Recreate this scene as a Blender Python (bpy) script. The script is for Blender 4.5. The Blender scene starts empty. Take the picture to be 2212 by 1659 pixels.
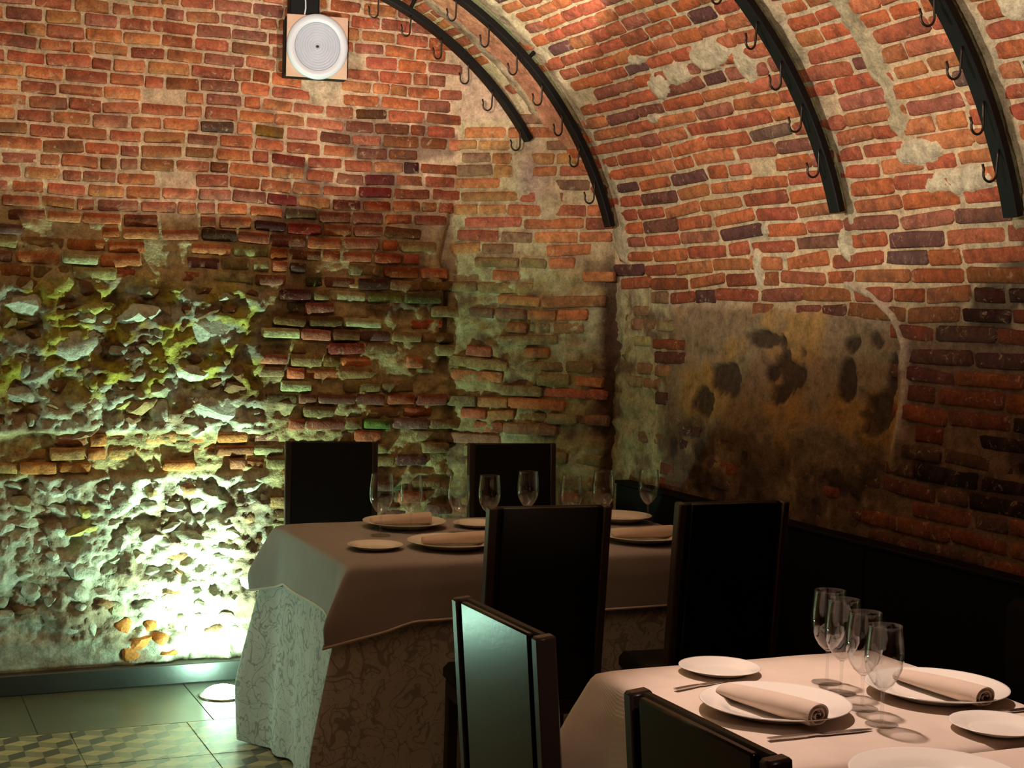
import bpy, math, random
import numpy as np
from mathutils import Matrix, Vector

random.seed(7)
RNG = np.random.default_rng(11)
SC = bpy.context.scene
COL = SC.collection
PI = math.pi

# ---------------------------------------------------------------- camera
CX, CY = 1106.0, 829.5
VY = np.array([-330.0, 620.0]); VX = np.array([8500.0, 870.0])
FPX = math.sqrt(-float(np.dot(VY - [CX, CY], VX - [CX, CY])))
def _n(v): return v / np.linalg.norm(v)
Yc = _n(np.array([VY[0] - CX, VY[1] - CY, FPX]))
Xc = _n(np.array([VX[0] - CX, VX[1] - CY, FPX]))
Zc = np.cross(Xc, Yc)
if Zc[1] > 0: Zc = -Zc
WM = np.array([Xc, Yc, Zc])
CAMP = np.array([0.0, 0.0, 1.5])
cam_d = bpy.data.cameras.new('camera'); cam = bpy.data.objects.new('camera', cam_d); COL.objects.link(cam)
cam_d.sensor_fit = 'HORIZONTAL'; cam_d.sensor_width = 36.0
cam_d.lens = FPX / 2212.0 * 36.0
cam_d.clip_start = 0.05; cam_d.clip_end = 50
_m = Matrix.Identity(4)
for r in range(3):
    _m[r][0] = WM[r][0]; _m[r][1] = -WM[r][1]; _m[r][2] = -WM[r][2]; _m[r][3] = CAMP[r]
cam.matrix_world = _m
SC.camera = cam
def project(P):
    c = (np.atleast_2d(P) - CAMP) @ WM
    z = np.maximum(c[:, 2], 1e-3)
    return CX + FPX * c[:, 0] / z, CY + FPX * c[:, 1] / z, c[:, 2]

# ---------------------------------------------------------------- view, world
vs = SC.view_settings
vs.view_transform = 'Standard'; vs.look = 'None'; vs.gamma = 1.0; vs.use_curve_mapping = False
vs.exposure = 0.0
w = bpy.data.worlds.new('world'); SC.world = w; w.use_nodes = True
w.node_tree.nodes['Background'].inputs[0].default_value = (0.9, 0.6, 0.4, 1)
w.node_tree.nodes['Background'].inputs[1].default_value = 0.003

# ---------------------------------------------------------------- lights
def spot(name, loc, aim, watts, col, angle, blend, radius=0.03):
    l = bpy.data.lights.new(name, 'SPOT'); l.energy = watts; l.color = col
    l.spot_size = math.radians(angle); l.spot_blend = blend; l.shadow_soft_size = radius
    o = bpy.data.objects.new(name, l); COL.objects.link(o)
    o.location = loc
    o.rotation_euler = (Vector(aim) - Vector(loc)).to_track_quat('-Z', 'Y').to_euler()
    return o
WARM = (1.0, 0.87, 0.73)
# unseen spots without fixtures, clear of the left wall, throwing across the vault
spot('vault_uplight', (0.15, 3.1, 1.85), (1.95, 4.0, 3.15), 165, WARM, 92, 0.35, 0.05)
spot('vault_uplight', (0.35, 1.5, 1.85), (2.0, 2.9, 3.15), 105, WARM, 88, 0.4, 0.05)
# added spot in mid-air, no fixture, washing the end wall's top
spot('added_end_wall_spot', (1.55, 4.05, 2.14), (1.35, 5.1, 3.35), 78, WARM, 120, 0.10, 0.03)
# downlights above the tables
spot('table_spot', (1.75, 2.95, 2.6), (1.78, 2.2, 0.75), 165, (1.0, 0.76, 0.65), 40, 0.6, 0.04)
spot('table_spot', (1.55, 4.25, 2.70), (2.0, 4.5, 0.75), 13, (1.0, 0.66, 0.42), 44, 0.8, 0.04)
spot('aisle_spot', (0.9, 0.2, 2.6), (1.1, 2.1, 0.85), 45, (1.0, 0.72, 0.6), 22, 0.8, 0.05)
# beam of the two floor uplights at the foot of the end wall
GREEN = (0.62, 1.0, 0.68)
LAMPS = [(1.305, 5.575), (-0.30, 5.575)]
for k_, (lx, ly) in enumerate(LAMPS):
    spot('uplight_beam', (lx, ly, 0.062), (lx, ly + 0.34, 1.0), (62, 24)[k_], GREEN, 150, 1.0, 0.02)
    spot('uplight_beam', (lx, ly, 0.062), (lx - 0.05, ly + 0.20, 1.0), (100, 34)[k_], GREEN, 66, 1.0, 0.02)
spot('uplight_beam', (-0.30, 5.575, 0.062), (1.25, 4.75, 0.50), 48, GREEN, 56, 1.0, 0.02)  # extra beam added to brighten the left side of the far cloth

# ---------------------------------------------------------------- noise
def _hash(ix, iy, s):
    n = (ix.astype(np.int64) * 374761393 + iy.astype(np.int64) * 668265263 + s * 974634777) & 0x7fffffff
    n = ((n ^ (n >> 13)) * 1274126177) & 0x7fffffff
    n = ((n ^ (n >> 16)) * 2246822519) & 0x7fffffff
    return (n & 0xffffff) / float(0xffffff)
def vnoise(x, y, s=0):
    x = np.asarray(x, float); y = np.asarray(y, float)
    ix = np.floor(x); iy = np.floor(y); fx = x - ix; fy = y - iy
    fx = fx * fx * (3 - 2 * fx); fy = fy * fy * (3 - 2 * fy)
    a = _hash(ix, iy, s); b = _hash(ix + 1, iy, s); c = _hash(ix, iy + 1, s); d = _hash(ix + 1, iy + 1, s)
    return (a + (b - a) * fx + (c - a) * fy + (a - b - c + d) * fx * fy) * 2 - 1
def fbm(x, y, f, octv=4, s=0, gain=0.5):
    t = 0; a = 1; tot = 0
    for k in range(octv):
        t = t + a * vnoise(x * f + 17.3 * k, y * f - 9.1 * k, s + k); tot += a; a *= gain; f *= 2.03
    return t / tot
def ridged(x, y, f, octv=3, s=0):
    t = 0; a = 1; tot = 0
    for k in range(octv):
        t = t + a * (1 - 2 * np.abs(vnoise(x * f, y * f, s + k))); tot += a; a *= 0.55; f *= 2.1
    return t / tot
def sstep(a, b, x):
    t = np.clip((x - a) / (b - a), 0, 1); return t * t * (3 - 2 * t)
def mix3(a, b, t): return a + (np.asarray(b) - a) * t[..., None]

# ---------------------------------------------------------------- mesh helpers
def mesh_from(name, V, F, smooth=True):
    me = bpy.data.meshes.new(name)
    me.from_pydata([tuple(map(float, v)) for v in V], [], F)
    if smooth: me.polygons.foreach_set('use_smooth', [True] * len(me.polygons))
    me.update(); return me
def mesh_np(name, V, Q, smooth=True, col=None):
    """V (n,3) float, Q (m,4) int quads, fast path"""
    V = np.ascontiguousarray(V, dtype=np.float32); Q = np.ascontiguousarray(Q, dtype=np.int32)
    me = bpy.data.meshes.new(name)
    me.vertices.add(len(V)); me.vertices.foreach_set('co', V.ravel())
    me.loops.add(Q.size); me.loops.foreach_set('vertex_index', Q.ravel())
    me.polygons.add(len(Q))
    me.polygons.foreach_set('loop_start', np.arange(0, Q.size, Q.shape[1], dtype=np.int32))
    me.polygons.foreach_set('loop_total', np.full(len(Q), Q.shape[1], dtype=np.int32))
    me.update(calc_edges=True)
    if smooth: me.polygons.foreach_set('use_smooth', np.ones(len(Q), dtype=bool))
    if col is not None:
        a = me.color_attributes.new('col', 'FLOAT_COLOR', 'POINT')
        c = np.ones((len(V), 4), dtype=np.float32); c[:, :3] = np.clip(col, 0, 1)
        a.data.foreach_set('color', c.ravel())
    me.validate()
    return me
def link(name, me, mat, parent=None, loc=None, rot=None):
    o = bpy.data.objects.new(name, me); COL.objects.link(o)
    if mat is not None and me is not None and not me.materials: me.materials.append(mat)
    if parent is not None: o.parent = parent
    if loc is not None: o.location = loc
    if rot is not None: o.rotation_euler = rot
    return o
def empty(name, loc, rotz=0):
    o = bpy.data.objects.new(name, None); COL.objects.link(o); o.location = loc; o.rotation_euler = (0, 0, rotz)
    o.empty_display_size = 0.05
    return o
def tag(o, label, cat, group=None):
    o['label'] = label; o['category'] = cat
    if group: o['group'] = group
    return o
def structure(o, label=None):
    o['kind'] = 'structure'
    if label: o['label'] = label
    return o
def copy_tree(o, parent=None):
    c = o.copy(); COL.objects.link(c)
    if parent is not None: c.parent = parent
    for ch in list(o.children): copy_tree(ch, c)
    return c

class MB:
    def __init__(s): s.V = []; s.F = []
    def add(s, V, F):
        b = len(s.V); s.V += [tuple(v) for v in V]; s.F += [tuple(i + b for i in f) for f in F]; return s
    def box(s, x0, x1, y0, y1, z0, z1, b=0.0, M=None):
        """box with bevelled edges"""
        if b <= 0:
            V = [(x, y, z) for x in (x0, x1) for y in (y0, y1) for z in (z0, z1)]
            F = [(0, 1, 3, 2), (4, 6, 7, 5), (0, 4, 5, 1), (2, 3, 7, 6), (0, 2, 6, 4), (1, 5, 7, 3)]
        else:
            b = min(b, (x1 - x0) * .49, (y1 - y0) * .49, (z1 - z0) * .49)
            V = []; idx = {}
            for i, x in enumerate((x0, x1)):
                for j, y in enumerate((y0, y1)):
                    for k, z in enumerate((z0, z1)):
                        dx = b if i == 0 else -b; dy = b if j == 0 else -b; dz = b if k == 0 else -b
                        for a, v in enumerate(((x, y + dy, z + dz), (x + dx, y, z + dz), (x + dx, y + dy, z))):
                            idx[(i, j, k, a)] = len(V); V.append(v)
            F = []
            I = idx
            for i in (0, 1): F.append((I[(i, 0, 0, 0)], I[(i, 0, 1, 0)], I[(i, 1, 1, 0)], I[(i, 1, 0, 0)]))
            for j in (0, 1): F.append((I[(0, j, 0, 1)], I[(1, j, 0, 1)], I[(1, j, 1, 1)], I[(0, j, 1, 1)]))
            for k in (0, 1): F.append((I[(0, 0, k, 2)], I[(1, 0, k, 2)], I[(1, 1, k, 2)], I[(0, 1, k, 2)]))
            for j in (0, 1):
                for k in (0, 1): F.append((I[(0, j, k, 1)], I[(1, j, k, 1)], I[(1, j, k, 2)], I[(0, j, k, 2)]))
            for i in (0, 1):
                for k in (0, 1): F.append((I[(i, 0, k, 0)], I[(i, 1, k, 0)], I[(i, 1, k, 2)], I[(i, 0, k, 2)]))
            for i in (0, 1):
                for j in (0, 1): F.append((I[(i, j, 0, 0)], I[(i, j, 1, 0)], I[(i, j, 1, 1)], I[(i, j, 0, 1)]))
            for i in (0, 1):
                for j in (0, 1):
                    for k in (0, 1): F.append((I[(i, j, k, 0)], I[(i, j, k, 1)], I[(i, j, k, 2)]))
        if M is not None: V = [tuple(M @ Vector(v)) for v in V]
        return s.add(V, F)
    def lathe(s, prof, seg=40, sx=1, sy=1, M=None, close=False):
        V = []; F = []
        for r, z in prof:
            for k in range(seg):
                a = 2 * PI * k / seg; V.append((r * math.cos(a) * sx, r * math.sin(a) * sy, z))
        n = len(prof)
        for i in range(n - 1 if not close else n):
            j = (i + 1) % n
            for k in range(seg):
                k2 = (k + 1) % seg
                F.append((i * seg + k, i * seg + k2, j * seg + k2, j * seg + k))
        if M is not None: V = [tuple(M @ Vector(v)) for v in V]
        return s.add(V, F)
    def tube(s, pts, r, seg=8, cap=True, flat=None):
        pts = [Vector(p) for p in pts]; n = len(pts); V = []; F = []
        up = None
        for i, p in enumerate(pts):
            t = (pts[min(i + 1, n - 1)] - pts[max(i - 1, 0)]).normalized()
            if up is None:
                up = Vector((0, 1, 0)) if abs(t.y) < .9 else Vector((1, 0, 0))
            b = t.cross(up).normalized(); up = b.cross(t).normalized()
            rr = r[i] if isinstance(r, (list, tuple)) else r
            for k in range(seg):
                a = 2 * PI * k / seg
                V.append(p + (b * math.cos(a) + up * math.sin(a)) * rr)
        for i in range(n - 1):
            for k in range(seg):
                k2 = (k + 1) % seg; F.append((i * seg + k, i * seg + k2, (i + 1) * seg + k2, (i + 1) * seg + k))
        if cap: F.append(tuple(range(seg))[::-1]); F.append(tuple((n - 1) * seg + k for k in range(seg)))
        return s.add(V, F)
    def sweep_rect(s, pts, hw, ht, side):
        """rectangular bar along pts; side = constant side vector (half width hw), ht = half thickness"""
        n = len(pts); V = []; F = []; side = Vector(side); c = min(hw, ht) * .25
        for i, p in enumerate(pts):
            p = Vector(p); t = (Vector(pts[min(i + 1, n - 1)]) - Vector(pts[max(i - 1, 0)])).normalized()
            nn = t.cross(side).normalized()
            for a, b in ((-hw + c, -ht), (hw - c, -ht), (hw, -ht + c), (hw, ht - c), (hw - c, ht), (-hw + c, ht), (-hw, ht - c), (-hw, -ht + c)):
                V.append(p + side * a + nn * b)
        for i in range(n - 1):
            for k in range(8):
                k2 = (k + 1) % 8; F.append((i * 8 + k, i * 8 + k2, (i + 1) * 8 + k2, (i + 1) * 8 + k))
        F.append(tuple(range(8))[::-1]); F.append(tuple((n - 1) * 8 + k for k in range(8)))
        return s.add(V, F)
    def make(s, name, mat, parent=None, smooth=False, loc=None, rot=None, auto=None):
        me = mesh_from(name, s.V, s.F, smooth)
        import bmesh
        bm = bmesh.new(); bm.from_mesh(me); bmesh.ops.recalc_face_normals(bm, faces=bm.faces); bm.to_mesh(me); bm.free()
        o = link(name, me, mat, parent, loc, rot)
        if auto is not None:
            me.polygons.foreach_set('use_smooth', [True] * len(me.polygons))
            me.set_sharp_from_angle(angle=math.radians(auto))
        return o

# ---------------------------------------------------------------- materials
class NT:
    def __init__(s, name):
        s.m = bpy.data.materials.new(name); s.m.use_nodes = True; s.t = s.m.node_tree
        s.b = s.t.nodes['Principled BSDF']; s.out = s.t.nodes['Material Output']
    def n(s, ty, **kw):
        nd = s.t.nodes.new(ty)
        for k, v in kw.items(): setattr(nd, k, v)
        return nd
    def l(s, a, b): s.t.links.new(a, b)
    def math(s, op, a, b=None, clamp=False):
        nd = s.n('ShaderNodeMath', operation=op); nd.use_clamp = clamp
        for i, v in enumerate((a, b)):
            if v is None: continue
            if isinstance(v, (int, float)): nd.inputs[i].default_value = v
            else: s.l(v, nd.inputs[i])
        return nd.outputs[0]
    def noise(s, scale, detail=4, rough=.6, vec=None, dist=0):
        nd = s.n('ShaderNodeTexNoise'); nd.inputs['Scale'].default_value = scale
        nd.inputs['Detail'].default_value = detail; nd.inputs['Roughness'].default_value = rough
        nd.inputs['Distortion'].default_value = dist
        if vec is None: vec = s.pos()
        s.l(vec, nd.inputs['Vector']); return nd.outputs[0]
    def pos(s):
        if not hasattr(s, '_p'): s._p = s.n('ShaderNodeNewGeometry').outputs['Position']
        return s._p
    def obj(s):
        if not hasattr(s, '_o'): s._o = s.n('ShaderNodeTexCoord').outputs['Object']
        return s._o
    def ramp(s, fac, stops, interp='LINEAR'):
        nd = s.n('ShaderNodeValToRGB'); cr = nd.color_ramp; cr.interpolation = interp
        while len(cr.elements) < len(stops): cr.elements.new(0.5)
        for e, (p, c) in zip(cr.elements, stops):
            e.position = p; e.color = (c[0], c[1], c[2], 1) if not isinstance(c, (int, float)) else (c, c, c, 1)
        s.l(fac, nd.inputs[0]); return nd.outputs[0]
    def mix(s, fac, a, b, mode='MIX'):
        nd = s.n('ShaderNodeMix', data_type='RGBA', blend_type=mode)
        for i, v in ((0, fac), (6, a), (7, b)):
            if isinstance(v, (int, float)): nd.inputs[i].default_value = v
            elif isinstance(v, (tuple, list)): nd.inputs[i].default_value = (*v[:3], 1)
            else: s.l(v, nd.inputs[i])
        return nd.outputs[2]
    def bump(s, h, strength=.5, dist=.01):
        nd = s.n('ShaderNodeBump'); nd.inputs['Strength'].default_value = strength; nd.inputs['Distance'].default_value = dist
        s.l(h, nd.inputs['Height']); s.l(nd.outputs[0], s.b.inputs['Normal'])
    def set(s, **kw):
        for k, v in kw.items():
            inp = s.b.inputs[k.replace('_', ' ')]
            if isinstance(v, (int, float)): inp.default_value = v
            elif isinstance(v, (tuple, list)): inp.default_value = (*v[:3], 1)
            else: s.l(v, inp)
        return s

def simple(name, col, rough=.5, metal=0, spec=.5, noise=None, bump=None):
    m = NT(name); m.set(Roughness=rough, Metallic=metal); m.b.inputs['Specular IOR Level'].default_value = spec
    if noise:
        sc, amt = noise
        f = m.noise(sc, 4, .6, m.obj())
        m.set(Base_Color=m.mix(f, tuple(c * (1 - amt) for c in col), tuple(min(1, c * (1 + amt)) for c in col)))
    else: m.set(Base_Color=col)
    if bump: m.bump(m.noise(bump[0], 4, .6, m.obj()), bump[1], bump[2])
    return m.m

def masonry(name, src):
    m = NT(name)
    if src == 'attr':
        a = m.n('ShaderNodeVertexColor'); a.layer_name = 'col'; c = a.outputs[0]
    else:
        c = m.n('ShaderNodeObjectInfo').outputs['Color']
    n1 = m.noise(26, 5, .65); n2 = m.noise(110, 4, .7)
    v = m.ramp(n1, [(0.28, 0.55), (0.5, 0.98), (0.75, 1.38)])
    c = m.mix(1.0, c, v, 'MULTIPLY')
    v2 = m.ramp(n2, [(0.3, 0.7), (0.55, 1.0), (0.8, 1.25)])
    c = m.mix(1.0, c, v2, 'MULTIPLY')
    if 'brick' in name:
        n3 = m.noise(11, 5, .7, None, .6)
        c = m.mix(m.ramp(n3, [(0.50, 0.0), (0.66, .55)]), c, (.085, .045, .035))
        n4 = m.noise(34, 5, .72, None, .8)
        c = m.mix(m.ramp(n4, [(0.58, 0.0), (0.70, .60)]), c, (.60, .40, .26))
    m.set(Base_Color=c, Roughness=.9); m.b.inputs['Specular IOR Level'].default_value = .15
    h = m.math('ADD', m.math('MULTIPLY', n1, .7), m.math('MULTIPLY', n2, .35))
    m.bump(h, .9, .012)
    return m.m
M_MORTAR = masonry('mortar', 'attr')
M_BRICKS = masonry('brick_clay_many', 'attr')
M_BRICK = masonry('brick_clay', 'obj')
M_STONE = masonry('rubble_stone', 'obj')

M_BLACKSTEEL = simple('black_steel', (0.004, 0.004, 0.004), .55, 0, .25, None, (60, .2, .002))
M_HOOK = simple('dark_hook_steel', (0.05, 0.04, 0.035), .4, .8)
M_LEATHER = simple('black_leather', (0.004, 0.0035, 0.0035), .5, 0, .22, (30, .3), (220, .25, .0015))
M_SHELL = simple('black_lacquer', (0.005, 0.0055, 0.0055), .21, 0, .4, None, (120, .12, .001))
M_EDGE = simple('dark_brown_edge', (0.035, 0.022, 0.018), .3, 0, .4)
M_DARKWOOD = simple('dark_wood', (0.018, 0.010, 0.007), .4, 0, .4, (14, .5))
M_BENCH = simple('black_banquette', (0.0035, 0.003, 0.0032), .7, 0, .12, (20, .3))
M_PORC = simple('porcelain', (0.80, 0.74, 0.66), .18, 0, .5)
M_STEEL = simple('cutlery_steel', (0.55, 0.5, 0.46), .25, 1)
M_WHITE = simple('white_plastic', (0.56, 0.60, 0.68), .45)
M_GRILLE = simple('white_grille', (0.44, 0.47, 0.54), .5, 0, .5, None, (400, .3, .001))
M_PLY = simple('plywood', (0.56, 0.37, 0.27), .6, 0, .3, (18, .25))
M_BLACKBOX = simple('black_box', (0.004, 0.0035, 0.004), .7, 0, .2)
M_SKIRT = simple('slate_baseboard', (0.05, 0.05, 0.045), .35, 0, .5, (8, .4), (30, .2, .003))
M_SLAB = simple('dark_border_slab', (0.13, 0.135, 0.10), .30, 0, .5, (7, .3), (25, .12, .003))
M_GROUT = simple('grout', (0.16, 0.15, 0.11), .8)
M_PAINTWALL = simple('plain_brick_wall', (0.34, 0.14, 0.08), .9, 0, .1, (5, .4), (20, .5, .01))

def weave(name, base, print_col=None, print_amt=0.0, scale=9):
    m = NT(name); o = m.pos()
    wv = m.n('ShaderNodeTexWave', wave_type='BANDS'); wv.inputs['Scale'].default_value = 190; wv.inputs['Distortion'].default_value = 1.2
    m.l(o, wv.inputs['Vector'])
    n = m.noise(16, 4, .6)
    c = m.mix(n, tuple(x * .86 for x in base), tuple(min(1, x * 1.08) for x in base))
    if print_col:
        # scrolling vine print: thin iso-lines of a distorted noise
        v = m.noise(scale, 1.5, .45, None, 1.6)
        d = m.math('ABSOLUTE', m.math('SUBTRACT', v, .5))
        ln = m.ramp(d, [(0.0, 1.0), (0.012, 1.0), (0.026, 0.0)])
        v2 = m.noise(scale * 1.5, 1.5, .45, m.obj(), 2.2)
        d2 = m.math('ABSOLUTE', m.math('SUBTRACT', v2, .56))
        ln2 = m.ramp(d2, [(0.0, 1.0), (0.010, 1.0), (0.022, 0.0)])
        f = m.math('MULTIPLY', m.math('MAXIMUM', ln, ln2), print_amt)
        c = m.mix(f, c, print_col)
    m.set(Base_Color=c, Roughness=.85); m.b.inputs['Specular IOR Level'].default_value = .2
    m.bump(m.math('ADD', wv.outputs[1], n), .12, .001)
    return m.m
M_CLOTH = weave('greige_linen', (0.62, 0.505, 0.42))
M_CLOTHF = weave('taupe_linen', (0.32, 0.285, 0.28))
M_PRINT = weave('scroll_print_cloth', (0.52, 0.50, 0.48), (0.16, 0.145, 0.14), .6, 10)
M_PRINTD = weave('maroon_scroll_cloth', (0.075, 0.035, 0.035), (0.40, 0.32, 0.28), .8, 7)
M_HEM = weave('pale_hem', (0.62, 0.53, 0.46))
M_NAPKIN = weave('napkin_linen', (0.62, 0.49, 0.40))

def glass():
    # thin drinking-glass wall: clear transmission plus Fresnel reflection
    m = NT('clear_glass'); t = m.n('ShaderNodeBsdfTransparent'); t.inputs[0].default_value = (.965, .97, .968, 1)
    g = m.n('ShaderNodeBsdfGlossy'); g.inputs['Roughness'].default_value = .03
    lw = m.n('ShaderNodeLayerWeight'); lw.inputs[0].default_value = .5
    f = m.math('ADD', m.math('MULTIPLY', m.math('POWER', lw.outputs[1], 2.8), .75), .06)
    mx = m.n('ShaderNodeMixShader'); m.l(f, mx.inputs[0]); m.l(t.outputs[0], mx.inputs[1]); m.l(g.outputs[0], mx.inputs[2])
    m.l(mx.outputs[0], m.out.inputs[0]); m.t.nodes.remove(m.b)
    return m.m
M_GLASS = glass()
def lampmat():
    m = NT('lamp_lens'); m.set(Base_Color=(0.8, 1, 0.85))
    m.b.inputs['Emission Color'].default_value = (0.55, 1.0, 0.74, 1); m.b.inputs['Emission Strength'].default_value = 120
    return m.m
M_LENS = lampmat()

def tile_material():
    """printed cement tile: rhombille (tumbling cube) print in three tones"""
    m = NT('cube_print_tile'); a = 0.062
    sep = m.n('ShaderNodeSeparateXYZ'); m.l(m.pos(), sep.inputs[0])
    X = m.math('DIVIDE', sep.outputs[0], math.sqrt(3) * a); Y = m.math('DIVIDE', sep.outputs[1], 3 * a)
    def cell(off):
        fx = m.math('SUBTRACT', m.math('FRACT', m.math('ADD', X, off + 40)), .5)
        fy = m.math('SUBTRACT', m.math('FRACT', m.math('ADD', Y, off + 40)), .5)
        fx = m.math('MULTIPLY', fx, math.sqrt(3)); fy = m.math('MULTIPLY', fy, 3)
        d = m.math('ADD', m.math('MULTIPLY', fx, fx), m.math('MULTIPLY', fy, fy)); return fx, fy, d
    ax, ay, ad = cell(0.0); bx, by, bd = cell(.5)
    sel = m.math('LESS_THAN', bd, ad)
    qx = m.math('ADD', ax, m.math('MULTIPLY', sel, m.math('SUBTRACT', bx, ax)))
    qy = m.math('ADD', ay, m.math('MULTIPLY', sel, m.math('SUBTRACT', by, ay)))
    ang = m.math('ARCTAN2', qy, qx)
    sec = m.math('FRACT', m.math('DIVIDE', m.math('ADD', ang, 4 * PI - PI / 2), 2 * PI))
    n = m.noise(30, 4, .6)
    c = m.ramp(sec, [(0.0, (0.10, 0.095, 0.08)), (0.3333, (0.55, 0.47, 0.27)), (0.6667, (0.30, 0.28, 0.18))], 'CONSTANT')
    c = m.mix(1.0, c, m.ramp(n, [(0.3, .8), (.7, 1.15)]), 'MULTIPLY')
    m.set(Base_Color=c, Roughness=m.math('ADD', m.math('MULTIPLY', n, .2), .22))
    return m.m
M_TILE = tile_material()

# ================================================================ masonry generator
PALETTE = [(.52, .14, .055), (.56, .16, .06), (.46, .12, .06), (.52, .18, .07), (.40, .13, .08), (.50, .15, .075), (.55, .19, .08), (.44, .11, .055)]
DARKPAL = [(.22, .085, .06), (.17, .07, .06), (.28, .09, .06), (.20, .10, .08)]

def unit_brick(seed):
    r = np.random.default_rng(seed)
    xs = np.array([-.5, -.45, .02, .45, .5]); ys = np.array([-.5, -.37, .37, .5])
    nx, ny = 5, 4; V = []; F = []
    for j in range(ny):
        for i in range(nx):
            edge = (i in (0, nx - 1)) or (j in (0, ny - 1))
            corner = (i in (0, nx - 1)) and (j in (0, ny - 1))
            x = xs[i] + r.uniform(-.018, .018); y = ys[j] + r.uniform(-.045, .045)
            if corner: x *= .985 - r.uniform(0, .045); y *= .95 - r.uniform(0, .14)
            z = r.uniform(-.05, .05) - (.10 + r.uniform(0, .16) if edge else 0) - (.10 * r.random() if corner else 0)
            V.append((x, y, z))
    for j in range(ny - 1):
        for i in range(nx - 1):
            a = j * nx + i; F.append((a, a + 1, a + nx + 1, a + nx))
    ring = [0, 1, 2, 3, 4, 9, 14, 19, 18, 17, 16, 15, 10, 5]
    b = len(V)
    for k in ring: V.append((V[k][0] * 1.03, V[k][1] * 1.05, -1.0))
    for k in range(14):
        k2 = (k + 1) % 14; F.append((ring[k], b + k, b + k2, ring[k2]))
    return np.array(V), np.array(F)
BRK = [unit_brick(100 + i) for i in range(20)]
BRK_ME = []
for V_, F_ in BRK:
    me = mesh_from('brick', V_, [tuple(map(int, f)) for f in F_], True); me.materials.append(M_BRICK)
    BRK_ME.append(me)

def grid_surface(name, us, vs, mapfn, hfn, cfn, mat):
    U, V = np.meshgrid(us, vs, indexing='xy')
    H = hfn(U, V); C = cfn(U, V, H)
    P = mapfn(U, V, H)
    nu, nv = len(us), len(vs)
    idx = np.arange(nu * nv).reshape(nv, nu)
    Q = np.stack([idx[:-1, :-1], idx[:-1, 1:], idx[1:, 1:], idx[1:, :-1]], -1).reshape(-1, 4)
    me = mesh_np(name, P.reshape(-1, 3), Q, True, C.reshape(-1, 3))
    return structure(link(name, me, mat))

def brick_field(parent, mapfn, u0, u1, v0, v1, pitch, lenfn, keep, protfn, colfn, warpfn, hfac=.80, limit=300, depth=.03, gap=.011, seed=1):
    r = random.Random(seed); RK = random.Random(seed + 1); items = []
    rows = int((v1 - v0) / pitch)
    for k in range(rows):
        vc0 = v0 + (k + .5) * pitch; pend = []
        u = u0 - r.uniform(0, .12)
        while u < u1:
            if pend: L = pend.pop(0)
            else:
                L = lenfn(u, vc0, r)
                if L > .17 and not keep(u + L / 2, vc0, RK): pend = [L / 2]; L = L / 2
            uc = u + L / 2; u += L
            if uc < u0 - .05 or uc > u1 + .02: continue
            w = float(warpfn(uc, vc0)); vc = vc0 + w
            if not keep(uc, vc, r): continue
            du = .02; slope = (float(warpfn(uc + du, vc0)) - float(warpfn(uc - du, vc0))) / (2 * du)
            p = np.array(mapfn(uc, vc, 0.0)); pu = np.array(mapfn(uc + .01, vc, 0.0)) - p; pv = np.array(mapfn(uc, vc + .01, 0.0)) - p
            U = _n(pu); V = _n(pv); V = _n(V - U * np.dot(U, V)); N = np.array(mapfn(uc, vc, .01)) - p; N = _n(N)
            U2 = _n(U + V * (slope + r.uniform(-.012, .012))); V2 = _n(V - U2 * np.dot(U2, V))
            # tiny out-of-plane tilt
            U2 = _n(U2 + N * r.uniform(-.03, .03)); V2 = _n(V2 + N * r.uniform(-.08, .08))
            pr = protfn(uc, vc, r); c = p + N * pr
            bw = max(.03, L - gap * r.uniform(.5, 1.6)); bh = pitch * hfac * r.uniform(.88, 1.1)
            items.append((c, U2 * bw, V2 * bh, N * depth, r.randrange(len(BRK)), colfn(uc, vc, r), bw * bh))
    if not items: return
    P = np.array([i[0] for i in items]); px, py, dz = project(P)
    ok = (px > -40) & (px < 2252) & (py > -40) & (py < 1700) & (dz > .3)
    Nn = np.array([_n(i[3]) for i in items]); vd = CAMP - P; vd /= np.linalg.norm(vd, axis=1)[:, None]
    face = np.clip((Nn * vd).sum(1), 0, 1)
    sc = np.array([i[6] for i in items]) * face / np.maximum(dz, .3) ** 2 * ok
    hid = (px > 560) & (py > 1130)      # behind the tables and chairs
    sc = np.where(hid, sc * .2, sc)
    order = np.argsort(-sc); sel = set(int(i) for i in order[:limit] if sc[i] > 0)
    SV = []; SF = []; SCc = []; base = 0
    for i, (c, U, V, N, vi, col, _) in enumerate(items):
        if i in sel:
            o = bpy.data.objects.new('brick', BRK_ME[vi]); COL.objects.link(o); o.parent = parent
            M = Matrix(((U[0], V[0], N[0], c[0]), (U[1], V[1], N[1], c[1]), (U[2], V[2], N[2], c[2]), (0, 0, 0, 1)))
            o.matrix_basis = M; o.color = (*col, 1)
        else:
            bv, bf = BRK[vi]
            SV.append(c + bv[:, :1] * U + bv[:, 1:2] * V + bv[:, 2:3] * N); SF.append(bf + base); base += len(bv)
            SCc.append(np.tile(np.array(col), (len(bv), 1)))
    if SV:
        me = mesh_np('brick_field', np.concatenate(SV), np.concatenate(SF), True, np.concatenate(SCc))
        o = link('brick_field', me, M_BRICKS, parent); o['kind'] = 'stuff'
    return len(items)

def pick(pal, r, dark=0.0):
    c = r.choice(pal); k = r.uniform(.8, 1.15) * (1 - dark)
    return tuple(min(1, x * k * r.uniform(.94, 1.06)) for x in c)

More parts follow.
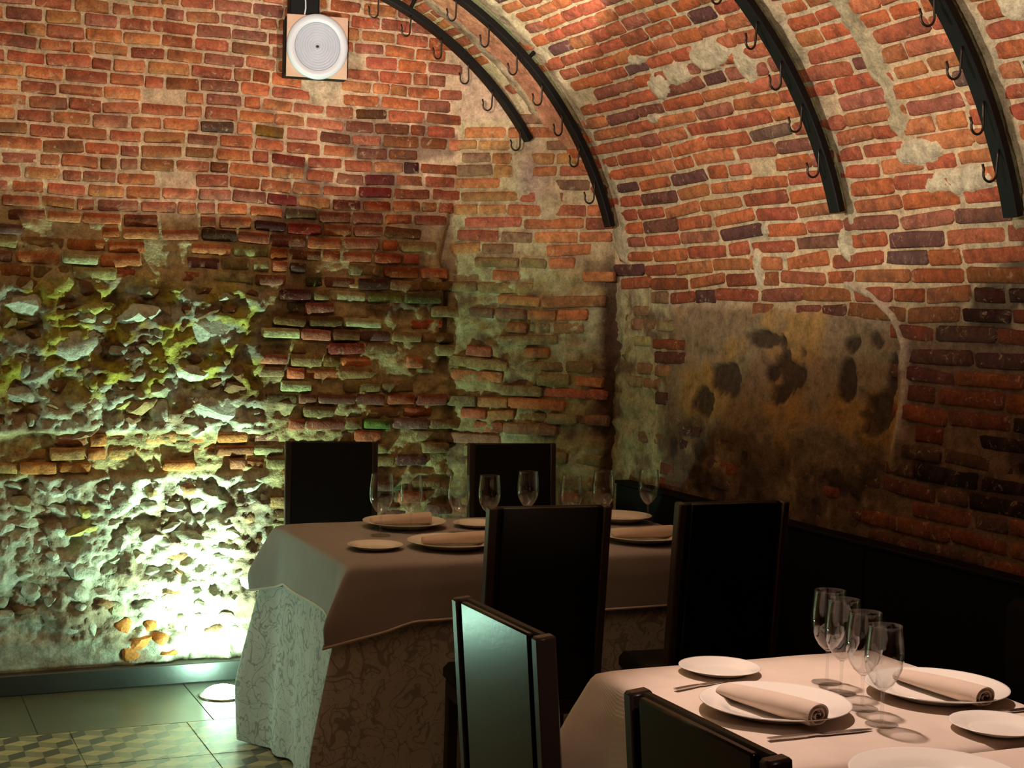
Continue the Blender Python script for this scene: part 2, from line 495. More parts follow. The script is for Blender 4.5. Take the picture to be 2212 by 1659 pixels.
# ================================================================ END WALL (plane y = 5.87)
YW = 5.87
def map_end(u, v, h):
    u, v, h = np.broadcast_arrays(u, v, h); return np.stack([u, YW - h, v], -1)
def end_rubble(u, v):
    """1 where the wall is rubble masonry"""
    e = fbm(u, v, 5, 3, 40) * .05
    a = sstep(1.60, 1.50, v + e) * sstep(1.56, 1.48, u + e)
    band = sstep(.80, .825, v + e * .3) * sstep(.985, .96, v + e * .3)
    return a * (1 - band)
def end_erode(u, v):
    return sstep(2.0, 1.35, v + fbm(u, v, 4, 2, 41) * .12)
STONES = []   # (u,v,ru,rv)
BIG = [(1.335, 1.045, .155, .075), (1.12, 1.05, .07, .08), (.62, 1.12, .11, .05), (1.22, 1.20, .10, .04), (.80, 1.30, .13, .07), (1.30, 1.36, .11, .09), (1.02, 1.43, .10, .05), (.62, 1.45, .12, .06)]
def end_h(u, v):
    rub = end_rubble(u, v); er = end_erode(u, v)
    base = fbm(u, v, 30, 3, 1) * .004 + fbm(u, v, 3, 2, 3) * .006
    rough = ridged(u + fbm(u, v, 6, 2, 9) * .06, v * 1.35 + fbm(u, v, 5, 2, 10) * .05, 6.5, 5, 5) * .042 + fbm(u, v, 19, 4, 7) * .030
    er_h = ridged(u * .7, v * 1.6, 13, 3, 15) * .012 + fbm(u, v, 24, 3, 17) * .009
    h = base + rub * (rough + .006) + (1 - rub) * er * er_h
    # dark chase at the broken corner
    h = h - .05 * np.exp(-((u - 2.28 - fbm(v, v * 0, 6, 2, 21) * .03) / .022) ** 2) * sstep(1.15, 1.3, v) * sstep(1.95, 1.8, v)
    # smooth cement fillet along the bottom
    f = sstep(.24, .10, v + fbm(u, v, 8, 2, 22) * .05) * sstep(1.0, .9, u)
    h = h * (1 - f) + (.028 + fbm(u, v, 12, 3, 4) * .006) * f
    return h
def end_c(u, v, h):
    rub = end_rubble(u, v); er = end_erode(u, v)
    c = np.zeros(u.shape + (3,)) + np.array([.66, .48, .31])
    c = mix3(c, (.42, .34, .15), er * .8)
    n = fbm(u, v, 7, 4, 31); n2 = fbm(u, v, 14, 4, 33)
    st = np.zeros(u.shape + (3,)) + np.array([.50, .47, .36])
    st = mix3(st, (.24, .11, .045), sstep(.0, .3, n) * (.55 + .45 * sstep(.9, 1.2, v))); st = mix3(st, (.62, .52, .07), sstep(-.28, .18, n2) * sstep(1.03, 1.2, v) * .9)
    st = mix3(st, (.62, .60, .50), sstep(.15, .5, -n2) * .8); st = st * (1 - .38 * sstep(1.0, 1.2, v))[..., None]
    st = mix3(st, (.11, .06, .035), sstep(-.002, -.022, h) * .85)  # shade in the crevices painted in, darker with depth
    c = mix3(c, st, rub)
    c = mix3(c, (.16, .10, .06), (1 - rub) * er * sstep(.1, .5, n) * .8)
    # soot blotches on the upper bricks
    s = sstep(-.05, .3, fbm(u, v, 6, 4, 36)) * sstep(1.1, 1.7, u) * sstep(2.5, 2.15, v)
    c = mix3(c, (.10, .05, .04), s * .7)
    c = mix3(c, (.09, .055, .045), (sstep(.03, .0, np.abs(v - 2.20 + .0)) * 0))
    return c
us = np.concatenate([np.arange(-1.3, .36, .06), np.arange(.36, 2.46, .0085)])
vs_ = np.concatenate([np.arange(0, 2.74, .0085), np.arange(2.76, 3.2, .06)])
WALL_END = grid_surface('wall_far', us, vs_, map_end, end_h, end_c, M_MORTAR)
WALL_END['label'] = 'end wall of red brick over rough stone rubble'

def vault_z(x):
    """height of the vault soffit above room x"""
    x = abs(x - .9) + .9
    if x > 2.84: return 1.42
    if x > 1.4 + 1.44 * math.sin(math.radians(21)): return 1.42 + math.sqrt(max(0, 1.44 ** 2 - (x - 1.4) ** 2))
    return 1.42 + 1.44 * math.cos(math.radians(21)) + R2 * (math.sqrt(max(0, 1 - ((x - .9) / R2) ** 2)) - math.cos(math.radians(21)))
R1 = 1.44; X1 = 1.4 + R1 * math.sin(math.radians(21)); R2 = (X1 - .9) / math.sin(math.radians(21))

warp_end = lambda u, v: vnoise(u * 2.2, v * 1.5, 50) * .010 + vnoise(u * 9, v * 14, 51) * .003
def keep_end(u, v, r):
    if v > vault_z(u) + .01 or u > 2.31 or v < .45: return False
    if v < .95 and .3 > u: return False
    rub = float(end_rubble(np.array(u), np.array(v)))
    if rub > .35: return False
    er = float(end_erode(np.array(u), np.array(v)))
    if 1.66 < u < 1.79 and 2.28 < v < 2.33 and r.random() < .7: return False
    if er > .4 and r.random() < .22: return False
    return r.random() > .03
def prot_end(u, v, r):
    er = float(end_erode(np.array(u), np.array(v)))
    return r.uniform(.006, .012) * (1 - er) + er * r.uniform(.002, .032)
def col_end(u, v, r):
    er = float(end_erode(np.array(u), np.array(v)))
    s = float(sstep(-.05, .3, fbm(np.array(u), np.array(v), 6, 4, 36)) * sstep(1.1, 1.7, np.array(u)) * sstep(2.5, 2.15, np.array(v)))
    c = pick(PALETTE, r, .0 if r.random() > .2 else .3)
    if er > .4:
        k = r.random()
        if k < .40: c = pick([(.30, .17, .07), (.26, .18, .08), (.33, .24, .10)], r)
        elif k < .62: c = pick(DARKPAL, r)
        elif k < .78: c = pick([(.42, .38, .20), (.40, .33, .14)], r)
    if v < 1.0 and u < 1.5: c = pick([(.62, .24, .07), (.55, .20, .07), (.34, .13, .06), (.60, .33, .12)], r)
    if r.random() < s * .85: c = tuple(x * r.uniform(.18, .6) for x in c)
    if 1.9 < v < 2.12: c = tuple(x * .8 for x in c)  # band of bricks darkened, shade below the light's edge put into colour
    return c
def len_end(u, v, r): return r.choice([.075, .125, .13, .14, .14, .15, .165])
brick_field(WALL_END, map_end, -.35, 2.31, .45, 2.92, .0525, len_end, keep_end, prot_end, col_end, warp_end, limit=300, seed=3)

# ---- rubble stones
def unit_stone(seed):
    import bmesh
    r = random.Random(seed); bm = bmesh.new(); bmesh.ops.create_icosphere(bm, subdivisions=2, radius=1.0)
    planes = [(Vector((r.uniform(-1, 1), r.uniform(-1, 1), r.uniform(-.3, 1))).normalized(), r.uniform(.55, .85)) for _ in range(9)]
    for v in bm.verts:
        p = v.co.copy()
        for nrm, d in planes:
            k = p.dot(nrm)
            if k > d: p -= nrm * (k - d) * .9
        q = np.array([p.x * 1.7 + seed, p.y * 1.7 + p.z * 1.3])
        p *= 1 + .10 * float(vnoise(q[0], q[1], seed)) + .05 * float(vnoise(q[0] * 3, q[1] * 3, seed + 5))
        v.co = p
    bmesh.ops.delete(bm, geom=[f for f in bm.faces if f.calc_center_median().z < -.45], context='FACES')
    me = bpy.data.meshes.new('stone'); bm.to_mesh(me); bm.free()
    me.polygons.foreach_set('use_smooth', [True] * len(me.polygons)); me.set_sharp_from_angle(angle=math.radians(32))
    me.materials.append(M_STONE); return me
STN = [unit_stone(200 + i) for i in range(14)]
SPAL = [(.52, .49, .38), (.46, .44, .33), (.60, .57, .46), (.34, .22, .10), (.24, .13, .07), (.55, .48, .16), (.50, .46, .30), (.30, .16, .08), (.58, .55, .42)]
def put_stone(u, v, ru, rv, hz, col, r, parent=WALL_END, mapf=map_end):
    o = bpy.data.objects.new('stone', r.choice(STN)); COL.objects.link(o); o.parent = parent
    h0 = float(end_h(np.array(u), np.array(v))) if mapf is map_end else 0.0
    p = np.array(mapf(u, v, h0 * .6 - hz * .2)); U = _n(np.array(mapf(u + .01, v, 0.0)) - np.array(mapf(u, v, 0.0))); V = np.array((0, 0, 1.0)); N = _n(np.cross(U, V))
    a = r.uniform(-.35, .35); U2 = U * math.cos(a) + V * math.sin(a); V2 = V * math.cos(a) - U * math.sin(a)
    N2 = _n(N + V * r.uniform(-.25, .25) + U * r.uniform(-.25, .25))
    A, B, C = U2 * ru, V2 * rv, N2 * hz
    o.matrix_basis = Matrix(((A[0], B[0], C[0], p[0]), (A[1], B[1], C[1], p[1]), (A[2], B[2], C[2], p[2]), (0, 0, 0, 1)))
    o.color = (*col, 1); return o
rs = random.Random(5)
for (u, v, ru, rv) in BIG:
    put_stone(u, v, ru, rv, .035, rs.choice([(.56, .55, .45), (.50, .49, .40), (.36, .24, .11), (.52, .44, .15)]) if u != 1.335 else (.58, .58, .49), rs)
nst = 0
vv = .10
while vv < 1.56:
    uu = .38 + rs.uniform(0, .06)
    while uu < 1.54:
        u = uu + rs.uniform(-.02, .02); v = vv + rs.uniform(-.02, .02); uu += rs.uniform(.07, .125)
        if float(end_rubble(np.array(u), np.array(v))) < .6: continue
        if any(abs(u - b[0]) < b[2] * .9 and abs(v - b[1]) < b[3] * .9 for b in BIG): continue
        if v < .22 and u < .95: continue
        if rs.random() < .18: continue
        col = rs.choice(SPAL)
        if v > 1.15 and rs.random() < .5: col = rs.choice([(.30, .155, .07), (.24, .12, .06), (.56, .50, .14), (.50, .44, .14)])
        if v < .8 and rs.random() < .6: col = rs.choice([(.56, .55, .44), (.50, .48, .38), (.60, .58, .48)])
        if v < .24 and .98 < u < 1.16: col = (.60, .22, .06)
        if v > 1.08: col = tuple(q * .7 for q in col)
        put_stone(u, v, rs.choice([.03, .04, .05, .055, .075]) * rs.uniform(.85, 1.15), rs.uniform(.020, .046), rs.uniform(.022, .046), col, rs); nst += 1
    vv += rs.uniform(.055, .075)

# ================================================================ CORNER WALL (diagonal)
DA = np.array([2.32, 5.87]); DB = np.array([2.84, 5.30]); DD = _n(DB - DA); DL = float(np.linalg.norm(DB - DA))
DN = np.array([-DD[1], DD[0]]); DN = -DN if DN[1] > 0 else DN
def map_diag(u, v, h):
    u, v, h = np.broadcast_arrays(u, v, h)
    return np.stack([DA[0] + DD[0] * u + DN[0] * h, DA[1] + DD[1] * u + DN[1] * h, v], -1)
def dg_er(u, v): return sstep(1.80, 1.5, v + fbm(u, v, 5, 2, 61) * .1)
def diag_h(u, v):
    er = dg_er(u, v)
    h = fbm(u, v, 30, 3, 62) * .004 + er * (ridged(u, v * 1.4, 12, 3, 63) * .014 + fbm(u, v, 22, 3, 64) * .010)
    h = h - .075 * np.exp(-((u - .715 - fbm(v, v * 0, 5, 2, 65) * .025) / .045) ** 2) * sstep(1.85, 1.65, v)
    h = h + .028 * sstep(.18, .04, u + fbm(u, v, 9, 2, 66) * .04) * sstep(1.3, 1.5, v) * sstep(2.5, 2.4, v) * .0
    # broken mortar lumps below the rail ends
    h = h + .03 * np.exp(-((u - .30) / .05) ** 2 - ((v - 2.06) / .10) ** 2) + .03 * np.exp(-((u - .42) / .05) ** 2 - ((v - 1.93) / .07) ** 2)
    return h
def diag_c(u, v, h):
    er = dg_er(u, v); n = fbm(u, v, 8, 4, 67)
    c = np.zeros(u.shape + (3,)) + np.array([.56, .42, .25])
    c = mix3(c, (.36, .28, .13), er); c = mix3(c, (.17, .10, .06), sstep(.05, .4, n) * er)
    c = mix3(c, (.50, .48, .30), sstep(.05, .4, -n) * er * .8)
    c = mix3(c, (.45, .30, .24), np.exp(-((u - .34) / .07) ** 2 - ((v - 2.02) / .14) ** 2))
    c = mix3(c, (.58, .36, .26), sstep(2.24, 2.28, v) * sstep(.26, .2, u) * .8)
    c = mix3(c, (.12, .07, .05), sstep(.0, -.03, h) * er)  # shadow inside the chase and hollows painted into the colour
    return c
WALL_DIAG = grid_surface('wall_corner', np.arange(-.03, DL + .06, .009), np.arange(0, 2.62, .009), map_diag, diag_h, diag_c, M_MORTAR)
WALL_DIAG['label'] = 'narrow canted brick wall across the corner behind the far table'
warp_dg = lambda u, v: vnoise(u * 2.5, v * 2, 70) * .007 + vnoise(u * 11, v * 14, 71) * .003
def keep_dg(u, v, r):
    p = map_diag(u, v, 0.0)
    if v > vault_z(p[0]) + .005: return False
    if v > 2.24 and u < .24: return False
    if abs(u - .30) < .055 and abs(v - 2.06) < .10: return False
    if u > .64 and v < 1.75: return False
    er = float(dg_er(np.array(u), np.array(v)))
    return r.random() > .02 + er * .25
def prot_dg(u, v, r):
    er = float(dg_er(np.array(u), np.array(v))); return r.uniform(.007, .013) * (1 - er) + er * r.uniform(.004, .026)
def col_dg(u, v, r):
    er = float(dg_er(np.array(u), np.array(v)))
    if er > .4 and r.random() < .7: return pick([(.32, .20, .08), (.28, .20, .09), (.36, .28, .13), (.40, .17, .07)], r)
    return pick([(.52, .17, .07), (.56, .20, .08), (.46, .13, .07), (.30, .15, .09), (.52, .24, .09)], r)
brick_field(WALL_DIAG, map_diag, .06, DL - .02, .5, 2.58, .0525, lambda u, v, r: r.choice([.13, .14, .15, .25, .27, .20]), keep_dg, prot_dg, col_dg, warp_dg, limit=300, seed=9)

# ================================================================ RIGHT WALL AND VAULT (profile swept along y)
XR = 2.84
L1 = 1.42; A1 = math.radians(69); L2 = R1 * A1; A2 = 2 * math.radians(21); L3 = R2 * A2
TOT = L1 + L2 + L3 + L2 + L1
CROWN_C = 1.42 + R1 * math.cos(math.radians(21)) - R2 * math.cos(math.radians(21))
def map_v(u, s, h):
    """u = y, s = arc length up from the right-hand floor edge, h into the room"""
    u, s, h = np.broadcast_arrays(np.asarray(u, float), np.asarray(s, float), np.asarray(h, float))
    a = np.clip((s - L1) / R1, 0, A1)
    x = 1.4 + (R1 - h) * np.cos(a); z = 1.42 + (R1 - h) * np.sin(a)
    low = s < L1
    x = np.where(low, XR - h, x); z = np.where(low, s, z)
    s2 = s - L1 - L2
    b = A1 + np.clip(s2, 0, L3) / R2
    x = np.where(s2 > 0, .9 + (R2 - h) * np.cos(b), x); z = np.where(s2 > 0, CROWN_C + (R2 - h) * np.sin(b), z)
    s3 = s2 - L3
    d = PI - A1 + np.clip(s3, 0, L2) / R1
    x = np.where(s3 > 0, .4 + (R1 - h) * np.cos(d), x); z = np.where(s3 > 0, 1.42 + (R1 - h) * np.sin(d), z)
    s4 = s3 - L2
    x = np.where(s4 > 0, -1.04 + h, x); z = np.where(s4 > 0, 1.42 - s4, z)
    return np.stack([x, u, z], -1)
BARS = [5.62, 5.27, 3.79, 3.05]
RBS = [1.353, 1.385, 1.385, 1.385]
def inseg(u, s, cu, cs, ru, rs_, seed, k=.5):
    """noisy elliptic blob mask"""
    d = np.sqrt(((u - cu) / ru) ** 2 + ((s - cs) / rs_) ** 2) + fbm(u, s, 14, 3, seed) * k
    return sstep(1.05, .8, d)
def arc(deg): return L1 + R1 * math.radians(deg)
PATCH = [(4.44, arc(37.5), .10, .045), (4.60, arc(36), .07, .05), (4.20, arc(38.5), .12, .05), (4.05, arc(36.5), .06, .06), (4.62, arc(41), .08, .02),
         (3.30, arc(18.5), .13, .045), (3.42, arc(22), .09, .04), (4.34, arc(9.5), .035, .07), (4.75, arc(32), .05, .025), (2.88, arc(36), .06, .05), (4.27, arc(14.5), .02, .03),
         (3.84, arc(12.0), .04, .06), (5.30, arc(13.5), .06, .08), (3.0, arc(15.5), .08, .03)]
def patches(u, s):
    m = np.zeros(np.shape(u))
    for i, (cu, cs, ru, rs_) in enumerate(PATCH): m = np.maximum(m, inseg(u, s, cu, cs, ru, rs_, 80 + i))
    return m
def strips(u, s):
    m = np.zeros(np.shape(u)); nz = fbm(u, s, 12, 3, 99) * .03
    top = sstep(arc(13), arc(18), s)
    for i, y in enumerate(BARS):
        wd = (.03, .045, .038, .045)[i]; off = (.0, .0, .0, .0)[i]
        m = np.maximum(m, sstep(wd + .012, wd - .012, np.abs(u - y - off) + nz) * sstep(arc(11), arc(14), s))
    m = np.maximum(m, sstep(.042, .022, np.abs(u - 3.47 - (s - arc(35)) * .05) + nz * 1.2) * sstep(arc(22), arc(26), s))
    return m
def pinkm(u, s): return sstep(5.36, 5.39, u) * sstep(5.60, 5.57, u) * sstep(arc(28), arc(31), s)
def plasterm(u, s):
    e = fbm(u, s, 6, 4, 110) * .10
    return sstep(3.575, 3.59, u) * sstep(5.02, 4.86, u + e) * sstep(1.52, 1.50, s + fbm(u, s, 12, 3, 111) * .015 + sstep(3.85, 3.56, u) * .12) * sstep(.98, 1.16, s + e)
RIM = [(3.86, 1.60), (3.74, 1.565), (3.64, 1.50), (3.585, 1.42), (3.57, 1.32), (3.575, 1.22), (3.59, 1.10)]
def rimm(u, s):
    d = np.full(np.shape(u), 9.0)
    for (a, b), (c, e) in zip(RIM[:-1], RIM[1:]):
        dx, dy = c - a, e - b; t = np.clip(((u - a) * dx + (s - b) * dy) / (dx * dx + dy * dy), 0, 1)
        d = np.minimum(d, np.hypot(u - a - dx * t, s - b - dy * t))
    return np.exp(-(d / .014) ** 2)
BLOT = [(4.19, 1.31, .115, .10), (3.84, 1.41, .045, .035), (3.70, 1.435, .06, .04), (3.835, 1.288, .06, .055), (4.59, 1.26, .11, .07), (3.69, 1.22, .07, .07), (4.70, 1.17, .07, .05),
        (4.31, 1.41, .09, .03), (3.62, 1.33, .02, .08)]
LOWB = [(3.2, 1.52, .10, .12), (3.05, 1.62, .10, .10), (3.25, 1.04, .20, .04), (3.05, 1.15, .08, .06), (3.9, .98, .07, .04), (4.4, 1.0, .05, .03), (3.45, 1.05, .08, .05), (2.95, 1.42, .1, .1)]
def blots(u, s, L, sd):
    m = np.zeros(np.shape(u))
    for i, (cu, cs, ru, rs_) in enumerate(L): m = np.maximum(m, inseg(u, s, cu, cs, ru, rs_, sd + i, .8))
    return m
def lowrub(u, s):
    e = fbm(u, s, 5, 3, 130) * .08
    return sstep(3.55, 3.7, u + e * 2) * sstep(1.22, 1.12, s + e) 
def jamb(u, s):   # rough jamb beside the corner
    return sstep(4.93, 5.05, u + fbm(u, s, 7, 3, 140) * .05) * sstep(arc(9), arc(4), s)
def v_h(u, s):
    h = fbm(u, s, 26, 3, 90) * .0035 + fbm(u, s, 2.2, 2, 91) * .006 - .001
    h = h + np.maximum(patches(u, s), 0) * (.016 + fbm(u, s, 30, 3, 92) * .006)
    h = h + strips(u, s) * (.013 + fbm(u, s, 20, 3, 93) * .006)
    h = h + pinkm(u, s) * .010
    pm = plasterm(u, s)
    h = h + pm * (.012 + fbm(u, s, 9, 4, 94) * .007 - blots(u, s, BLOT, 120) * .014) + rimm(u, s) * .016
    h = h + lowrub(u, s) * (fbm(u, s, 14, 4, 95) * .016 + .006)
    h = h + jamb(u, s) * (ridged(u, s, 13, 3, 96) * .012 + fbm(u, s, 24, 3, 97) * .01)
    return h
def v_c(u, s, h):
    c = np.zeros(u.shape + (3,)) + np.array([.66, .48, .29])
    c = mix3(c, (.60, .50, .34), sstep(.0, .5, fbm(u, s, 5, 3, 100)) * .7)
    low = sstep(arc(9), arc(-1), s); c = mix3(c, (.13, .065, .042), low * .9)  # mortar darkened low down, the dim light there put into the colour
    c = mix3(c, (.62, .52, .36), patches(u, s) * .9)
    st = strips(u, s); c = mix3(c, (.46, .38, .24), st * .85)
    c = mix3(c, (.24, .19, .11), st * sstep(.1, .5, fbm(u, s, 16, 4, 104)) * .7)
    c = mix3(c, (.62, .26, .15), pinkm(u, s))
    pm = plasterm(u, s); n = fbm(u, s, 5, 4, 101)
    pc = np.zeros(u.shape + (3,)) + np.array([.27, .185, .11]); pc = mix3(pc, (.36, .20, .07), sstep(.0, .35, n)); pc = mix3(pc, (.24, .16, .09), sstep(.0, .35, -n) * .8)
    c = mix3(c, pc, pm)
    c = mix3(c, (.05, .03, .022), blots(u, s, BLOT, 120) * pm * .9)
    c = mix3(c, (.48, .36, .26), np.clip(rimm(u, s) * 1.2, 0, 1) * sstep(.9, 1.2, s))
    lr = lowrub(u, s) * (1 - pm); n3 = fbm(u, s, 10, 4, 102)
    rc = np.zeros(u.shape + (3,)) + np.array([.13, .075, .05]); rc = mix3(rc, (.24, .16, .09), sstep(.05, .4, n3)); rc = mix3(rc, (.06, .035, .025), sstep(.1, .4, -n3))
    c = mix3(c, rc, lr)
    c = mix3(c, (.05, .03, .025), blots(u, s, LOWB, 125) * .75)
    j = jamb(u, s); jc = np.zeros(u.shape + (3,)) + np.array([.42, .36, .20]); jc = mix3(jc, (.18, .12, .07), sstep(.0, .4, fbm(u, s, 11, 4, 103)))
    c = mix3(c, jc, j)
    far = sstep(2.3, 1.9, u); c = mix3(c, (.40, .16, .09), far * .7)
    return c
uy = np.concatenate([np.arange(-1.2, 2.3, .07), np.arange(2.3, 5.90, .0095)])
def trim_to(u): return u
s_low = np.concatenate([np.arange(0, .75, .05), np.arange(.75, L1 + .0001, .0095)])
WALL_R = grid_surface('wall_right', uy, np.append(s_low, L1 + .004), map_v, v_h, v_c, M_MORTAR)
WALL_R['label'] = 'long right wall of red brick with a plastered patch'
s_up = np.concatenate([np.arange(L1, L1 + L2 + .55, .0095), np.arange(L1 + L2 + .58, TOT - L1 + .01, .08)])
CEIL = grid_surface('ceiling', uy, s_up, map_v, v_h, v_c, M_MORTAR)
CEIL['label'] = 'barrel vault of red brick'
def warp_v(u, s): return vnoise(u * 1.6, s * 1.2, 150) * .012 + vnoise(u * 6, s * 10, 151) * .004
def keep_v(u, s, r):
    U, S_ = np.array(float(u)), np.array(float(s))
    p = map_v(u, s, 0.0)
    # behind the canted corner wall
    if (p[0] - DA[0]) * DN[0] + (p[1] - DA[1]) * DN[1] < .01 and s < arc(50): return False
    if u > 5.86: return False
    if float(strips(U, S_)) > .7 or float(pinkm(U, S_)) > .4 or float(plasterm(U, S_)) > .35: return False
    if float(lowrub(U, S_)) > .55 and r.random() < .6: return False
    if float(jamb(U, S_)) > .5 and r.random() < .45: return False
    return r.random() > .015
def prot_v(u, s, r): return r.uniform(.006, .011)
def col_v(u, s, r):
    U, S_ = np.array(float(u)), np.array(float(s))
    low = float(sstep(arc(14), arc(2), S_))
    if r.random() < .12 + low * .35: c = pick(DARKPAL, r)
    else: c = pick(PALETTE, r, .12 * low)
    c = tuple(x * (1 - .5 * low) for x in c)  # lower bricks darkened further, shade of the lower wall painted in
    if float(jamb(U, S_)) > .5: c = pick([(.34, .26, .12), (.30, .16, .08), (.38, .18, .08)], r)
    b = float(blots(U, S_, LOWB, 125)); c = tuple(x * (1 - .8 * b) for x in c)
    return c
def len_v(u, s, r):
    if s > arc(36): return r.choice([.12, .13, .14, .15, .17])
    return r.choice([.14, .20, .26, .27, .28, .24])
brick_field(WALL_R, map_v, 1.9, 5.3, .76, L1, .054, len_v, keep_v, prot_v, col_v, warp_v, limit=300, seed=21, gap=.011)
brick_field(CEIL, map_v, 1.9, 5.86, L1, L1 + L2 + .5, .054, len_v, keep_v, prot_v, col_v, warp_v, limit=300, seed=22, gap=.014, hfac=.77)

# left wall and the wall behind the camera (outside the frame)
mb = MB(); mb.box(-1.14, -1.04, -1.2, 5.9, 0, 1.45); structure(mb.make('wall_left', M_PAINTWALL), 'plain left wall below the vault')
mb = MB(); mb.box(-1.1, 2.9, -1.3, -1.2, 0, 3.0); structure(mb.make('wall_back', M_PAINTWALL), 'wall at the near end of the cellar')

# ================================================================ FLOOR
mb = MB(); mb.box(-1.1, 2.9, -1.25, 5.95, -.08, -.004); FLOOR = structure(mb.make('floor', M_GROUT), 'tiled floor with a plain dark border')
T = .40; G = .0007
tb = MB().box(-T / 2 + G, T / 2 - G, -T / 2 + G, T / 2 - G, -.012, 0, .0012)
tile_me = mesh_from('tile', tb.V, tb.F, False); tile_me.materials.append(M_TILE)
TY0 = 5.262; stuffV = []; stuffF = []
sv = np.array(tb.V)
k = 0
for i in range(14):
    for j in range(17):
        x = 1.105 + T * (i - 6) + T / 2
        y = TY0 - T * (j + .5)
        if x < -1.1 or x > 2.95 or y < -1.2: continue
        if -.1 < x < 1.8 and y > 4.0:
            o = bpy.data.objects.new('tile', tile_me); COL.objects.link(o); o.parent = FLOOR
            o.location = (x, y, random.uniform(-.0008, .0004)); o.rotation_euler = (random.uniform(-.002, .002), random.uniform(-.002, .002), 0)
        else:
            b = len(stuffV) * len(sv)
            stuffV.append(sv + np.array([x, y, 0])); stuffF += [tuple(q + b for q in f) for f in tb.F]
me = mesh_from('tile_field', np.concatenate(stuffV), stuffF, False); o = link('tile_field', me, M_TILE, FLOOR); o['kind'] = 'stuff'
xs = [-1.05, -.60, 0.0, .60, 1.2, 1.8, 2.35]
for a, b in zip(xs[:-1], xs[1:]):
    MB().box(a + .0015, b - .0015, TY0 + .0015, 5.80, -.012, .0, .0012).make('slab', M_SLAB, FLOOR)
SK = structure(MB().box(-1.05, 2.33, 5.795, 5.90, 0, .078, .004).make('baseboard_far', M_SKIRT), 'low dark baseboard at the foot of the end wall')

# ================================================================ FLOOR UPLIGHTS
for i, (lx, ly) in enumerate(LAMPS):
    r_ = empty('floor_uplight', (lx, ly, 0))
    tag(r_, 'round floor uplight glaring green-white in front of the rubble wall' if i == 0 else 'second floor uplight farther left along the end wall', 'lamp')
    MB().lathe([(.0, -.006), (.088, -.006), (.090, .004), (.086, .007), (.076, .007), (.074, .004), (.0, .004)], 40).make('bezel', M_STEEL, r_, True)
    MB().lathe([(.074 * math.cos(t * PI / 2 / 7) + 1e-4, .005 + .036 * math.sin(t * PI / 2 / 7)) for t in range(8)], 40).make('lens', M_LENS, r_, True)

# ================================================================ LOUDSPEAKER on the end wall
sp = empty('loudspeaker', (1.660, 5.72, 2.478)); sp.scale = (.92, .92, .92); tag(sp, 'square plywood loudspeaker with a round white grille, high on the end wall', 'loudspeaker')
sp.rotation_euler = (math.radians(0), 0, math.radians(-10))
MB().box(-.128, .128, -.012, .0, -.128, .130, .002).make('front_panel', M_PLY, sp)
MB().box(-.134, .134, .0005, .115, -.122, .122, .004).make('cabinet', M_BLACKBOX, sp)
Mx = Matrix.Rotation(PI / 2, 4, 'X')
Mg = Matrix.Translation((0, -.012, .0)) @ Mx
MB().lathe([(.094, .0), (.094, .014), (.098, .018), (.116, .019), (.126, .014), (.129, .004), (.128, .0)], 64, 1, 1.06, Mg).make('bezel', M_WHITE, sp, True)
pr = [(.0005, .008)]
for k in range(1, 37):
    rr = .094 * k / 36; pr.append((rr, (.013 if k % 4 < 2 else .001) + .002 * (k / 36)))
MB().lathe(pr, 64, 1, 1.06, Mg).make('grille', M_GRILLE, sp, True)
MB().lathe([(.0003, .016), (.005, .014), (.006, .008)], 16, 1, 1, Mg).make('screw', M_HOOK, sp, True)
MB().box(-.115, .01, .02, .14, .124, .33, .006).make('mounting_bracket', M_BLACKBOX, sp)
MB().tube([(-.055 + .006 * math.sin(k * 1.1), .010 - .004 * math.cos(k), .13 + .03 * k) for k in range(9)], .0035, 6).make('cable', M_WHITE, sp, True)

# ================================================================ CURVED RAILS AND HOOKS
RB = 1.385
def bar_pt(y, deg, r=None):
    if r is None: r = RBS[BARS.index(y)]
    return (1.4 + r * math.cos(math.radians(deg)), y, 1.42 + r * math.sin(math.radians(deg)))
def solve_end(z): return math.degrees(math.asin((z - 1.42) / RB))
BAR_END = [2.19, 1.82, 1.81, 1.765]
BNAME = ['nearest the end wall', 'second from the end wall', 'third from the end wall', 'nearest the camera at the top right']
rails = []
for i, y in enumerate(BARS):
    d0 = solve_end(BAR_END[i])
    root = empty('curved_rail', bar_pt(y, d0)); ox, oy, oz = bar_pt(y, d0)
    tag(root, 'black curved steel rail bent along the vault, ' + BNAME[i], 'rail', 'curved rails under the vault')
    pts = [(p[0] - ox, p[1] - oy, p[2] - oz) for p in (bar_pt(y, d0 + (112 - d0) * k / 40) for k in range(41))]
    MB().sweep_rect(pts, .026, .013, (0, 1, 0)).make('bar', M_BLACKSTEEL, root)
    for dd in (d0 + 30, 78):
        a = bar_pt(y, dd, RBS[i] + .008); b = bar_pt(y, dd, R1 + .01)
        MB().tube([(a[0] - ox, a[1] - oy, a[2] - oz), (b[0] - ox, b[1] - oy, b[2] - oz)], .008, 8).make('fixing_stud', M_BLACKSTEEL, root)
    rails.append(root)
